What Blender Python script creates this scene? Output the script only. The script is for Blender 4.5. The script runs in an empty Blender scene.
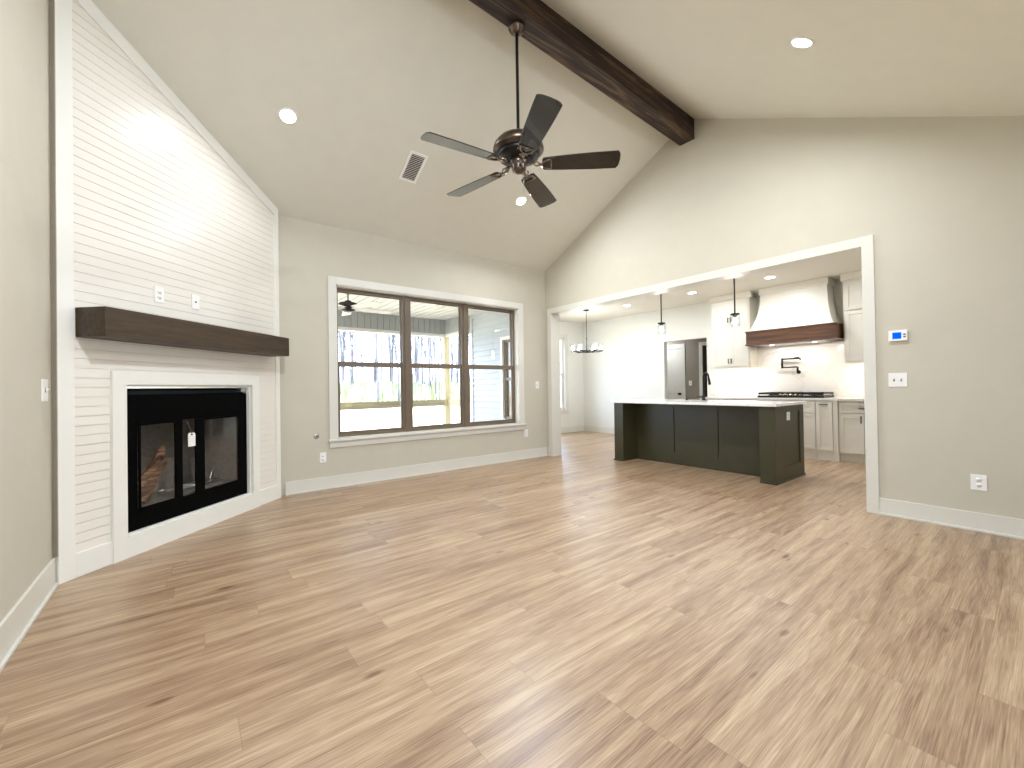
import bpy, bmesh, math, random
from mathutils import Vector, Matrix, Euler

C = bpy.context.scene
COL = C.collection
PI = math.pi
random.seed(7)

# ------------------------------------------------------------------ camera
F_PX, YAW, PITCH, ROLL, CAM_H = 417.687, 37.861, 0.435, -0.854, 1.15
def cam_basis():
    y, p, r = (math.radians(v) for v in (YAW, PITCH, ROLL))
    f = Vector((math.sin(y)*math.cos(p), math.cos(y)*math.cos(p), math.sin(p)))
    rt = Vector((math.cos(y), -math.sin(y), 0)); up = rt.cross(f)
    return rt*math.cos(r)+up*math.sin(r), -rt*math.sin(r)+up*math.cos(r), f
_r, _u, _f = cam_basis()
cd = bpy.data.cameras.new('camera'); cam = bpy.data.objects.new('camera', cd); COL.objects.link(cam)
m = Matrix((( _r.x, _u.x, -_f.x, 0), (_r.y, _u.y, -_f.y, 0), (_r.z, _u.z, -_f.z, CAM_H), (0, 0, 0, 1)))
cam.matrix_world = m
cd.sensor_width = 36; cd.lens = F_PX/1024*36; cd.clip_start = .02; cd.clip_end = 400
C.camera = cam

# ------------------------------------------------------------------ world, sun, exposure
w = bpy.data.worlds.new('sky'); C.world = w; w.use_nodes = True
nt = w.node_tree; nt.nodes.clear()
out = nt.nodes.new('ShaderNodeOutputWorld'); bg = nt.nodes.new('ShaderNodeBackground')
tc = nt.nodes.new('ShaderNodeTexCoord'); no = nt.nodes.new('ShaderNodeTexNoise'); cr = nt.nodes.new('ShaderNodeValToRGB')
no.inputs['Scale'].default_value = 2.2; no.inputs['Detail'].default_value = 5
cr.color_ramp.elements[0].position = .35; cr.color_ramp.elements[0].color = (.62, .78, 1, 1)
cr.color_ramp.elements[1].position = .6; cr.color_ramp.elements[1].color = (.92, .96, 1, 1)
nt.links.new(tc.outputs['Generated'], no.inputs['Vector']); nt.links.new(no.outputs['Fac'], cr.inputs['Fac'])
nt.links.new(cr.outputs['Color'], bg.inputs['Color']); nt.links.new(bg.outputs['Background'], out.inputs['Surface'])
bg.inputs['Strength'].default_value = 2.3
sd = bpy.data.lights.new('sun', 'SUN'); sun = bpy.data.objects.new('sun', sd); COL.objects.link(sun)
sd.energy = 7.0; sd.angle = math.radians(2); sd.color = (1, .97, .92)
sun.rotation_euler = Vector((-.25, -.62, .75)).to_track_quat('Z', 'Y').to_euler()
C.view_settings.view_transform = 'Standard'; C.view_settings.look = 'None'
C.view_settings.gamma = 1; C.view_settings.use_curve_mapping = False
C.view_settings.use_white_balance = True; C.view_settings.white_balance_temperature = 5450; C.view_settings.white_balance_tint = 10
C.view_settings.exposure = 2.0
CAN_POWER = 12; KITCHEN_CAN = 2.8

# daylight portals in the window openings (they only steer sky sampling)
def portal(loc, rot, sx, sy):
    l = bpy.data.lights.new('window_portal', 'AREA'); l.shape = 'RECTANGLE'; l.size = sx; l.size_y = sy
    l.cycles.is_portal = True
    o = bpy.data.objects.new('window_portal', l); COL.objects.link(o); o.location = loc; o.rotation_euler = rot

# ------------------------------------------------------------------ materials
def lin(h):
    h = h.lstrip('#'); v = [int(h[i:i+2], 16)/255 for i in (0, 2, 4)]
    return tuple(x/12.92 if x <= .04045 else ((x+.055)/1.055)**2.4 for x in v)+(1,)
def newmat(name):
    mt = bpy.data.materials.new(name); mt.use_nodes = True; t = mt.node_tree
    return mt, t, t.nodes['Principled BSDF']
def N(t, typ, **kw):
    n = t.nodes.new(typ)
    for k, v in kw.items(): setattr(n, k, v)
    return n
def mat(name, col, rough=.5, metal=0, var=.04, scale=6, bump=0, bscale=200, stretch=(1, 1, 1), spec=.5, coat=0):
    mt, t, b = newmat(name); L = t.links.new
    c = lin(col)
    tc = N(t, 'ShaderNodeTexCoord'); mp = N(t, 'ShaderNodeMapping'); mp.inputs['Scale'].default_value = stretch
    L(tc.outputs['Object'], mp.inputs['Vector'])
    no = N(t, 'ShaderNodeTexNoise'); no.inputs['Scale'].default_value = scale; no.inputs['Detail'].default_value = 4
    L(mp.outputs['Vector'], no.inputs['Vector'])
    r = N(t, 'ShaderNodeValToRGB'); e = r.color_ramp.elements
    e[0].position = .3; e[1].position = .7
    e[0].color = tuple(x*(1-var) for x in c[:3])+(1,); e[1].color = tuple(min(1, x*(1+var)) for x in c[:3])+(1,)
    L(no.outputs['Fac'], r.inputs['Fac']); L(r.outputs['Color'], b.inputs['Base Color'])
    b.inputs['Roughness'].default_value = rough; b.inputs['Metallic'].default_value = metal
    b.inputs['Specular IOR Level'].default_value = spec; b.inputs['Coat Weight'].default_value = coat
    if bump:
        n2 = N(t, 'ShaderNodeTexNoise'); n2.inputs['Scale'].default_value = bscale; n2.inputs['Detail'].default_value = 3
        L(mp.outputs['Vector'], n2.inputs['Vector'])
        bp = N(t, 'ShaderNodeBump'); bp.inputs['Strength'].default_value = bump; bp.inputs['Distance'].default_value = .004
        L(n2.outputs['Fac'], bp.inputs['Height']); L(bp.outputs['Normal'], b.inputs['Normal'])
    return mt
def emit(name, col, s):
    mt = bpy.data.materials.new(name); mt.use_nodes = True; t = mt.node_tree; t.nodes.clear()
    o = N(t, 'ShaderNodeOutputMaterial'); e = N(t, 'ShaderNodeEmission'); e.inputs['Color'].default_value = lin(col); e.inputs['Strength'].default_value = s
    t.links.new(e.outputs[0], o.inputs[0]); return mt
def glassmat(name, tint='ffffff', gloss=1.0):
    mt = bpy.data.materials.new(name); mt.use_nodes = True; t = mt.node_tree; t.nodes.clear()
    o = N(t, 'ShaderNodeOutputMaterial'); tr = N(t, 'ShaderNodeBsdfTransparent'); gl = N(t, 'ShaderNodeBsdfGlossy'); mx = N(t, 'ShaderNodeMixShader')
    fr = N(t, 'ShaderNodeLayerWeight'); pw = N(t, 'ShaderNodeMath', operation='POWER'); pw.inputs[1].default_value = 4
    t.links.new(fr.outputs['Facing'], pw.inputs[0])
    mu = N(t, 'ShaderNodeMath', operation='MULTIPLY_ADD'); mu.inputs[1].default_value = .7*gloss; mu.inputs[2].default_value = .035*gloss
    tr.inputs['Color'].default_value = lin(tint); gl.inputs['Roughness'].default_value = .02
    t.links.new(pw.outputs[0], mu.inputs[0]); t.links.new(mu.outputs[0], mx.inputs[0])
    t.links.new(tr.outputs[0], mx.inputs[1]); t.links.new(gl.outputs[0], mx.inputs[2]); t.links.new(mx.outputs[0], o.inputs[0])
    return mt
def wood(name, c0, c1, c2, axis=0, rough=.45, scale=3.0, bump=.25):
    mt, t, b = newmat(name); L = t.links.new
    tc = N(t, 'ShaderNodeTexCoord'); mp = N(t, 'ShaderNodeMapping')
    s = [14, 14, 14]; s[axis] = .9; mp.inputs['Scale'].default_value = s
    L(tc.outputs['Object'], mp.inputs['Vector'])
    no = N(t, 'ShaderNodeTexNoise'); no.inputs['Scale'].default_value = scale; no.inputs['Detail'].default_value = 7
    no.inputs['Roughness'].default_value = .62; no.inputs['Distortion'].default_value = .5
    L(mp.outputs['Vector'], no.inputs['Vector'])
    r = N(t, 'ShaderNodeValToRGB'); e = r.color_ramp.elements
    e[0].position = .3; e[0].color = lin(c0); e[1].position = .72; e[1].color = lin(c2)
    k = r.color_ramp.elements.new(.5); k.color = lin(c1)
    L(no.outputs['Fac'], r.inputs['Fac']); L(r.outputs['Color'], b.inputs['Base Color']); b.inputs['Roughness'].default_value = rough
    bp = N(t, 'ShaderNodeBump'); bp.inputs['Strength'].default_value = bump; bp.inputs['Distance'].default_value = .004
    L(no.outputs['Fac'], bp.inputs['Height']); L(bp.outputs['Normal'], b.inputs['Normal'])
    return mt
def floor_material():
    mt, t, b = newmat('oak_plank_floor'); L = t.links.new
    def M(op, a, bb=None, cc=None):
        n = N(t, 'ShaderNodeMath', operation=op)
        for i, v in enumerate((a, bb, cc)):
            if v is None: continue
            if isinstance(v, (int, float)): n.inputs[i].default_value = v
            else: L(v, n.inputs[i])
        return n.outputs[0]
    tc = N(t, 'ShaderNodeTexCoord'); sp = N(t, 'ShaderNodeSeparateXYZ'); L(tc.outputs['Object'], sp.inputs[0])
    X, Y = sp.outputs[0], sp.outputs[1]
    PW, PL = .178, 1.24
    v = M('DIVIDE', Y, PW); row = M('FLOOR', v)
    wn = N(t, 'ShaderNodeTexWhiteNoise', noise_dimensions='1D'); L(row, wn.inputs['W'])
    u = M('ADD', M('DIVIDE', X, PL), M('MULTIPLY', wn.outputs['Value'], 3.7)); col = M('FLOOR', u)
    cv = N(t, 'ShaderNodeCombineXYZ'); L(row, cv.inputs[0]); L(col, cv.inputs[1])
    w2 = N(t, 'ShaderNodeTexWhiteNoise', noise_dimensions='3D'); L(cv.outputs[0], w2.inputs['Vector'])
    rnd = w2.outputs['Value']
    sc = N(t, 'ShaderNodeSeparateColor'); L(w2.outputs['Color'], sc.inputs[0])
    # grain coordinates, shifted per plank
    gx = M('ADD', X, M('MULTIPLY', sc.outputs[0], 37)); gy = M('ADD', Y, M('MULTIPLY', sc.outputs[1], 23))
    gv = N(t, 'ShaderNodeCombineXYZ'); L(M('MULTIPLY', gx, .95), gv.inputs[0]); L(M('MULTIPLY', gy, 15), gv.inputs[1])
    n1 = N(t, 'ShaderNodeTexNoise'); n1.inputs['Scale'].default_value = 1.2; n1.inputs['Detail'].default_value = 5; n1.inputs['Distortion'].default_value = .4
    L(gv.outputs[0], n1.inputs['Vector'])
    # cathedral rings: contour lines of the coarse noise
    ring = M('ABSOLUTE', M('SUBTRACT', M('FRACT', M('MULTIPLY', n1.outputs['Fac'], 11)), .5))
    gf = N(t, 'ShaderNodeCombineXYZ'); L(M('MULTIPLY', gx, 5), gf.inputs[0]); L(M('MULTIPLY', gy, 220), gf.inputs[1])
    n2 = N(t, 'ShaderNodeTexNoise'); n2.inputs['Scale'].default_value = 1; n2.inputs['Detail'].default_value = 4
    L(gf.outputs[0], n2.inputs['Vector'])
    # knots
    kv = N(t, 'ShaderNodeCombineXYZ'); L(M('MULTIPLY', gx, 1.6), kv.inputs[0]); L(M('MULTIPLY', gy, 4.6), kv.inputs[1])
    vo = N(t, 'ShaderNodeTexVoronoi'); vo.inputs['Scale'].default_value = 1.15; L(kv.outputs[0], vo.inputs['Vector'])
    knot = M('SUBTRACT', 1, M('MINIMUM', M('DIVIDE', vo.outputs['Distance'], .10), 1))
    base = M('ADD', M('MULTIPLY', rnd, .12), M('ADD', M('MULTIPLY', n1.outputs['Fac'], .75), M('MULTIPLY', n2.outputs['Fac'], .72)))
    base = M('ADD', base, M('MULTIPLY', ring, .18))
    base = M('ADD', M('SUBTRACT', base, M('MULTIPLY', knot, .45)), .02)
    ramp = N(t, 'ShaderNodeValToRGB'); e = ramp.color_ramp.elements
    e[0].position = .42; e[0].color = lin('6f5238'); e[1].position = 1.30/1.4; e[1].color = lin('d3c0a0')
    k = e.new(.62); k.color = lin('a4896a'); k = e.new(.75); k.color = lin('baa382')
    mr = M('DIVIDE', base, 1.4)
    L(mr, ramp.inputs['Fac'])
    # seams
    fy = M('ABSOLUTE', M('SUBTRACT', M('FRACT', v), .5)); fx = M('ABSOLUTE', M('SUBTRACT', M('FRACT', u), .5))
    seam = M('MAXIMUM', M('GREATER_THAN', fy, .5-.0012/PW), M('GREATER_THAN', fx, .5-.0012/PL))
    mx = N(t, 'ShaderNodeMix', data_type='RGBA'); L(M('MULTIPLY', seam, .45), mx.inputs[0]); L(ramp.outputs['Color'], mx.inputs[6]); mx.inputs[7].default_value = lin('6f5238')
    L(mx.outputs[2], b.inputs['Base Color'])
    L(M('ADD', .27, M('MULTIPLY', n2.outputs['Fac'], .16)), b.inputs['Roughness']); b.inputs['Specular IOR Level'].default_value = .75
    bp = N(t, 'ShaderNodeBump'); bp.inputs['Strength'].default_value = .12; bp.inputs['Distance'].default_value = .002
    L(M('SUBTRACT', n2.outputs['Fac'], seam), bp.inputs['Height']); L(bp.outputs['Normal'], b.inputs['Normal'])
    return mt
def slab_material():
    mt, t, b = newmat('veined_quartz'); L = t.links.new
    tc = N(t, 'ShaderNodeTexCoord'); no = N(t, 'ShaderNodeTexNoise'); no.inputs['Scale'].default_value = 1.3; no.inputs['Detail'].default_value = 3
    no.inputs['Distortion'].default_value = 1.2
    L(tc.outputs['Object'], no.inputs['Vector'])
    s = N(t, 'ShaderNodeMath', operation='SUBTRACT'); s.inputs[1].default_value = .5; L(no.outputs['Fac'], s.inputs[0])
    a = N(t, 'ShaderNodeMath', operation='ABSOLUTE'); L(s.outputs[0], a.inputs[0])
    r = N(t, 'ShaderNodeValToRGB'); e = r.color_ramp.elements
    e[0].position = 0; e[0].color = lin('dfd9d2'); e[1].position = .010; e[1].color = lin('f1ede6')
    L(a.outputs[0], r.inputs['Fac']); L(r.outputs['Color'], b.inputs['Base Color']); b.inputs['Roughness'].default_value = .12
    return mt

M_ = dict(
    wall=mat('greige_wall_paint', 'c6c0ad', .7, bump=.25, bscale=90, var=.015),
    ceil=mat('ceiling_paint', 'dcd9cb', .8, bump=.25, bscale=80, var=.015),
    white=mat('white_trim_paint', 'dad7cb', .35, var=.01),
    fpwhite=mat('fireplace_white_paint', 'ebe9df', .35, var=.01),
    shiplap=mat('white_shiplap_gloss', 'e9e4d8', .26, var=.01, spec=.3),
    kwall=mat('kitchen_wall_paint', 'e2e1d9', .65, var=.01, bump=.15, bscale=90),
    kceil=mat('kitchen_ceiling_paint', 'e2ddd0', .7, var=.01),
    cab=mat('cream_cabinet_paint', 'ece7da', .35, var=.01),
    green=mat('dark_olive_cabinet_paint', '3a3822', .42, var=.05),
    bronze=mat('bronze_vinyl', '6f6250', .4, var=.05),
    bronzed=mat('oil_rubbed_bronze', '5f5348', .32, metal=.85, var=.15, scale=12),
    iron=mat('worn_bronze_bracket', '8a7b6d', .3, metal=.9, var=.1),
    black=mat('matte_black_metal', '0b0b0b', .4, metal=.3, var=.1),
    firebox=mat('black_firebox_steel', '020202', .7, var=.1, spec=.06),
    refractory=mat('grey_refractory_brick', '6b655b', .85, var=.15, scale=30, bump=.5, bscale=60),
    plate=mat('white_plastic', 'f2f0ea', .3, var=0.005),
    slot=mat('dark_slot', '4a4640', .5),
    blade_dark=mat('charcoal_blade_finish', '0a0a0a', .25, var=.08, stretch=(1, 6, 1), coat=.6),
    steel=mat('brushed_steel', 'b9b6b0', .3, metal=.9, var=.05),
    brass=mat('champagne_knob_metal', 'cdb18a', .25, metal=.8, var=.05),
    mantel=wood('dark_walnut_stain', '23170b', '3b2b17', '503c20', 0, .45, 2.2, .2),
    beam=wood('rough_sawn_dark_stain', '120805', '33231a', '7d664a', 0, .65, 1.9, 1.0),
    hoodwood=wood('medium_walnut_stain', '38200f', '573519', '714a2a', 1, .4, 2.0, .15),
    pine=wood('treated_pine', 'a8966c', 'b8a880', 'c8bb98', 2, .7, 1.6, .2),
    log=wood('kraft_brown_bark', '24150b', '5c3c22', 'b48f68', 0, .8, 2.0, .6),
    slab=slab_material(), floor=floor_material(),
    glass=glassmat('window_glass'), shade=glassmat('clear_glass_shade', 'fbfcfc', .5),
    siding=mat('pale_grey_vinyl_siding', 'b0b4b6', .5, var=.02),
    porchwhite=mat('white_beadboard', 'c9c4bd', .5, var=.01),
    fascia=mat('grey_vertical_siding', '8f918c', .6, var=.03),
    concrete=mat('porch_concrete', 'cfc8bb', .8, var=.08, bump=.3, bscale=40),
    ground=mat('leaf_litter_ground', 'b5a886', .95, var=.3, scale=1.6, bump=.6, bscale=14),
    bark=mat('pale_grey_bark', '48464a', .9, var=.2, scale=3, bump=.5, bscale=30),
    brush=mat('spring_green_brush', '7d9058', .9, var=.25, scale=1),
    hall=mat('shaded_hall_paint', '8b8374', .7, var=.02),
    screen=emit('thermostat_blue_screen', '1f62ff', .34),
    strip=mat('shaded_return_paint', 'a79d8b', .6, var=.02),  # shade on the white side return, put into its colour
    led=emit('recessed_led_lens', 'fff3df', 9), bulb=emit('filament_bulb_glow', 'fff0dc', 30),
    hoodled=emit('hood_led_lens', 'ffe9cc', 6),
)

# ------------------------------------------------------------------ mesh helpers
class MB:
    def __init__(s): s.b = bmesh.new()
    def box(s, x0, x1, y0, y1, z0, z1, M=None, smooth=False):
        if x0 > x1: x0, x1 = x1, x0
        if y0 > y1: y0, y1 = y1, y0
        if z0 > z1: z0, z1 = z1, z0
        vs = [s.b.verts.new(((M @ Vector(p)) if M else Vector(p))) for p in
              [(x0,y0,z0),(x1,y0,z0),(x1,y1,z0),(x0,y1,z0),(x0,y0,z1),(x1,y0,z1),(x1,y1,z1),(x0,y1,z1)]]
        for f in ((0,3,2,1),(4,5,6,7),(0,1,5,4),(1,2,6,5),(2,3,7,6),(3,0,4,7)): s.b.faces.new([vs[i] for i in f])
        return s
    def prism(s, pts, a, b, axis='y', M=None):
        """polygon pts extruded from a to b along axis; pts are the two other coordinates in order"""
        def P(p, t):
            v = {'x': (t, p[0], p[1]), 'y': (p[0], t, p[1]), 'z': (p[0], p[1], t)}[axis]
            return (M @ Vector(v)) if M else Vector(v)
        A = [s.b.verts.new(P(p, a)) for p in pts]; B = [s.b.verts.new(P(p, b)) for p in pts]
        n = len(pts); s.b.faces.new(A); s.b.faces.new(B[::-1])
        for i in range(n): s.b.faces.new([A[i], B[i], B[(i+1) % n], A[(i+1) % n]])
        return s
    def lathe(s, prof, n=28, M=None, smooth=True):
        rings = []
        for r, z in prof:
            if r < 1e-5:
                v = Vector((0, 0, z)); rings.append([s.b.verts.new((M @ v) if M else v)])
            else:
                ring = []
                for i in range(n):
                    v = Vector((r*math.cos(2*PI*i/n), r*math.sin(2*PI*i/n), z)); ring.append(s.b.verts.new((M @ v) if M else v))
                rings.append(ring)
        for a, b in zip(rings, rings[1:]):
            for i in range(n):
                j = (i+1) % n
                if len(a) == 1 and len(b) == 1: continue
                if len(a) == 1: f = s.b.faces.new([a[0], b[i], b[j]])
                elif len(b) == 1: f = s.b.faces.new([a[i], a[j], b[0]])
                else: f = s.b.faces.new([a[i], a[j], b[j], b[i]])
                f.smooth = smooth
        return s
    def tube(s, pts, r, n=10, closed=False, cap=True):
        pts = [Vector(p) for p in pts]; rs = r if isinstance(r, (list, tuple)) else [r]*len(pts)
        rings = []; m = len(pts); ref = None
        for i, p in enumerate(pts):
            if closed: t = pts[(i+1) % m]-pts[i-1]
            else: t = pts[min(i+1, m-1)]-pts[max(i-1, 0)]
            t.normalize()
            if ref is None: ref = Vector((0, 0, 1)) if abs(t.z) < .9 else Vector((1, 0, 0))
            u = (ref-t*ref.dot(t)).normalized(); v = t.cross(u); ref = u
            rings.append([s.b.verts.new(p+(u*math.cos(2*PI*k/n)+v*math.sin(2*PI*k/n))*rs[i]) for k in range(n)])
        pairs = list(zip(rings, rings[1:]))+([(rings[-1], rings[0])] if closed else [])
        for a, b in pairs:
            for k in range(n):
                f = s.b.faces.new([a[k], a[(k+1) % n], b[(k+1) % n], b[k]]); f.smooth = True
        if cap and not closed: s.b.faces.new(rings[0][::-1]); s.b.faces.new(rings[-1])
        return s
    def build(s, name, m, parent=None, bevel=0, loc=None, rotz=0, **tags):
        bmesh.ops.recalc_face_normals(s.b, faces=s.b.faces)
        me = bpy.data.meshes.new(name); s.b.to_mesh(me); s.b.free()
        me.materials.append(M_[m] if isinstance(m, str) else m)
        o = bpy.data.objects.new(name, me); COL.objects.link(o)
        if parent: o.parent = parent
        if loc is not None: o.location = loc
        o.rotation_euler.z = rotz
        if bevel:
            bv = o.modifiers.new('bevel', 'BEVEL'); bv.width = bevel; bv.segments = 2; bv.limit_method = 'ANGLE'
        for k, v in tags.items(): o[k] = v
        return o
def box(name, m, b, parent=None, bevel=0, **k): return MB().box(*b).build(name, m, parent, bevel, **k)
def thing(name, label, cat, loc=(0, 0, 0), rotz=0, group=None):
    o = bpy.data.objects.new(name, None); COL.objects.link(o); o.location = loc; o.rotation_euler.z = rotz; o.empty_display_size = .1
    o['label'] = label; o['category'] = cat
    if group: o['group'] = group
    return o
def struct_root(name, loc=(0, 0, 0), rotz=0):
    o = bpy.data.objects.new(name, None); COL.objects.link(o); o.location = loc; o.rotation_euler.z = rotz; o['kind'] = 'structure'; return o
def S(name, mb, m, bevel=0, parent=None, **k):
    o = mb.build(name, m, parent, bevel, **k)
    if parent is None: o['kind'] = 'structure'
    return o
def dup(o, parent=None):
    c = o.copy(); COL.objects.link(c); c.parent = parent
    for ch in list(o.children): dup(ch, c)
    return c
def lamp(name, typ, parent, loc, energy, col=(1, .94, .85), **kw):
    l = bpy.data.lights.new(name, typ); l.energy = energy; l.color = col
    for k, v in kw.items(): setattr(l, k, v)
    o = bpy.data.objects.new(name, l); COL.objects.link(o); o.parent = parent; o.location = loc
    return o

# ------------------------------------------------------------------ measurements
XL, XR, YW = -.648, 4.751, 5.168           # left wall, kitchen opening wall, window wall
TR = .167                                  # thickness of the opening wall
XK, YD = 8.055, 7.365                      # kitchen far wall, dining window wall
SLL, SLR = .4846, .5097
RY = 2.60; RZ = 3.079+SLL*(YW-RY)
def ceil_z(y):
    return 3.079+SLL*(YW-y) if y >= RY else max(RZ-SLR*(RY-y), 2.75)
YFLAT = RY-(RZ-2.75)/SLR
YB = -2.6                                  # wall behind the camera
KC = 2.76                                  # kitchen ceiling
KY0 = -.6                                  # near end of the kitchen

# ------------------------------------------------------------------ structure
S('floor', MB().box(XL-.12, XK+.12, YB-.12, YD+.12, -.12, 0).box(XK+.12, 10.6, 3.0, 6.4, -.12, 0), 'floor')
# vaulted ceiling: two slopes and the flat strip towards the entry
S('ceiling', MB().prism([(YW, ceil_z(YW)), (RY, RZ), (YFLAT, 2.75), (YB, 2.75), (YB, 2.87), (YFLAT, 2.87), (RY, RZ+.12), (YW, ceil_z(YW)+.12)], XL-.12, XR+.04, 'x'), 'ceil')
S('ceiling', MB().box(XR+TR, XK, KY0, YD, KC, KC+.1), 'kceil')
# left wall
lw = MB()
prof = [(YB, 0), (3.70, 0), (3.70, ceil_z(3.70)), (RY, RZ), (YFLAT, 2.75), (YB, 2.75)]
lw.prism([(YB, 0), (4.4, 0), (4.4, ceil_z(4.4)), (RY, RZ), (YFLAT, 2.75), (YB, 2.75)], XL-.12, XL, 'x')
S('wall_left', lw, 'wall')
# window wall
WX0, WX1, WZ0, WZ1 = 1.395, 4.162, .565, 2.395
ww = MB().box(XL-.12, WX0, YW, YW+.16, 0, 3.079).box(WX1, XR+.05, YW, YW+.16, 0, 3.079)
ww.box(WX0, WX1, YW, YW+.16, 0, WZ0).box(WX0, WX1, YW, YW+.16, WZ1, 3.079)
S('wall_window', ww, 'wall')
# opening wall (gable)
OY0, OY1, OZ = 1.008, 5.028, 2.352
gw = MB()
x0, x1 = XR, XR+.07
gw.prism([(YB, 0), (OY0-.02, 0), (OY0-.02, OZ+.02), (OY0-.02, ceil_z(OY0-.02)), (YFLAT, 2.75), (YB, 2.75)], x0, x1, 'x')
gw.prism([(OY0-.02, OZ+.02), (OY1+.02, OZ+.02), (OY1+.02, ceil_z(OY1+.02)), (RY, RZ), (OY0-.02, ceil_z(OY0-.02))], x0, x1, 'x')
gw.prism([(OY1+.02, 0), (YW, 0), (YW, ceil_z(YW)), (OY1+.02, ceil_z(OY1+.02))], x0, x1, 'x')
S('wall_right', gw, 'wall')
kw_ = MB()
x0, x1 = XR+.07, XR+TR
kw_.box(x0, x1, KY0, OY0-.02, 0, KC+.1).box(x0, x1, OY0-.02, OY1+.02, OZ+.02, KC+.1).box(x0, x1, OY1+.02, 5.7, 0, KC+.1)
kw_.box(x0, x1, 5.7, 6.38, 0, .55).box(x0, x1, 5.7, 6.38, 2.05, KC+.1).box(x0, x1, 6.38, YD, 0, KC+.1)
S('wall_dining_side', kw_, 'kwall')
# wall behind the camera, with an added opening that lets in fill daylight
bw = MB().box(XL, .1, YB-.12, YB, 0, 2.75).box(1.6, XR, YB-.12, YB, 0, 2.75).box(.1, 1.6, YB-.12, YB, 0, .35).box(.1, 1.6, YB-.12, YB, 2.45, 2.75)
S('wall_entry', bw, 'wall')
# kitchen walls
DY0, DY1, DZ = 4.118, 5.048, 2.07
S('wall_kitchen_back', MB().box(XK, XK+.12, KY0, DY0, 0, KC+.1).box(XK, XK+.12, DY1, YD, 0, KC+.1).box(XK, XK+.12, DY0, DY1, DZ, KC+.1), 'kwall')
S('wall_kitchen_side', MB().box(XR+TR, XK, KY0-.12, KY0, 0, KC), 'kwall')
NX0, NX1, NZ0, NZ1 = 5.7, 7.40, .55, 2.36
S('wall_dining_window', MB().box(XR+TR, NX0, YD, YD+.14, 0, KC).box(NX1, XK+.12, YD, YD+.14, 0, KC).box(NX0, NX1, YD, YD+.14, 0, NZ0).box(NX0, NX1, YD, YD+.14, NZ1, KC), 'kwall')
# back hall seen through the doorway
hx = 9.2
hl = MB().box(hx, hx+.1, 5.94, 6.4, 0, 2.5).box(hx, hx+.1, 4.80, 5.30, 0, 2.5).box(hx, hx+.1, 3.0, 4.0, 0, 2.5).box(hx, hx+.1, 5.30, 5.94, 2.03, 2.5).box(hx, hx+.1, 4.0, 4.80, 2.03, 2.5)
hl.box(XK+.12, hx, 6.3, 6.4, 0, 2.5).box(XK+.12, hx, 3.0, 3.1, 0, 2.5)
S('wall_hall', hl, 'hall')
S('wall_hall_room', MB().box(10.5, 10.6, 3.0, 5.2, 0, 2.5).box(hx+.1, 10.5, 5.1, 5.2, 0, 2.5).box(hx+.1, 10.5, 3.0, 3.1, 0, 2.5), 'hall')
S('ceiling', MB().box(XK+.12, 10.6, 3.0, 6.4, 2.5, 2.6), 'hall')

# opening casing and jamb
cz = .085
tr = MB()
tr.box(XR-.018, XR, OY1, OY1+cz, 0, OZ+cz).box(XR-.018, XR, OY0-cz, OY0, 0, OZ+cz).box(XR-.018, XR, OY0, OY1, OZ, OZ+cz)
S('trim_1', tr, 'white', .002)
tr = MB()
tr.box(XR-.001, XR+TR+.001, OY1, OY1+.02, 0, OZ+.02).box(XR-.001, XR+TR+.001, OY0-.02, OY0, 0, OZ+.02).box(XR-.001, XR+TR+.001, OY0, OY1, OZ, OZ+.02)
S('trim_2', tr, 'white')
tr = MB(); k0, k1 = XR+TR, XR+TR+.018
tr.box(k0, k1, OY1, OY1+cz, 0, OZ+cz).box(k0, k1, OY0-cz, OY0, 0, OZ+cz).box(k0, k1, OY0, OY1, OZ, OZ+cz)
S('trim_3', tr, 'white')
# baseboards: board plus shoe
def bb(name, x0, x1, y0, y1, side, m='white', h=.142):
    b = MB(); t = .015; q = .03
    if side == '-y': b.box(x0, x1, y1-t, y1, 0, h); b.box(x0, x1, y1-q, y1-t, 0, .018)
    if side == '-x': b.box(x1-t, x1, y0, y1, 0, h); b.box(x1-q, x1-t, y0, y1, 0, .018)
    if side == '+x': b.box(x0, x0+t, y0, y1, 0, h); b.box(x0+t, x0+q, y0, y1, 0, .018)
    return S(name, b, m, .002)
bb('baseboard_window', .84, XR-.02, YW-.03, YW, '-y')
bb('baseboard_right', XR-.03, XR, YB, OY0-cz, '-x')
bb('baseboard_corner', XR-.03, XR, OY1+cz, YW-.03, '-x')
bb('baseboard_left', XL, XL+.03, YB, 3.69, '+x', h=.165)
bb('baseboard_dining', XR+TR, XK-.03, YD-.03, YD, '-y')
bb('baseboard_kitchen', XK-.03, XK, DY1, YD, '-x')
bb('baseboard_kitchen', XK-.03, XK, 3.86, DY0, '-x')
bb('baseboard_dining_side', XR+TR, XR+TR+.03, OY1+cz, YD-.03, '+x')

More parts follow.
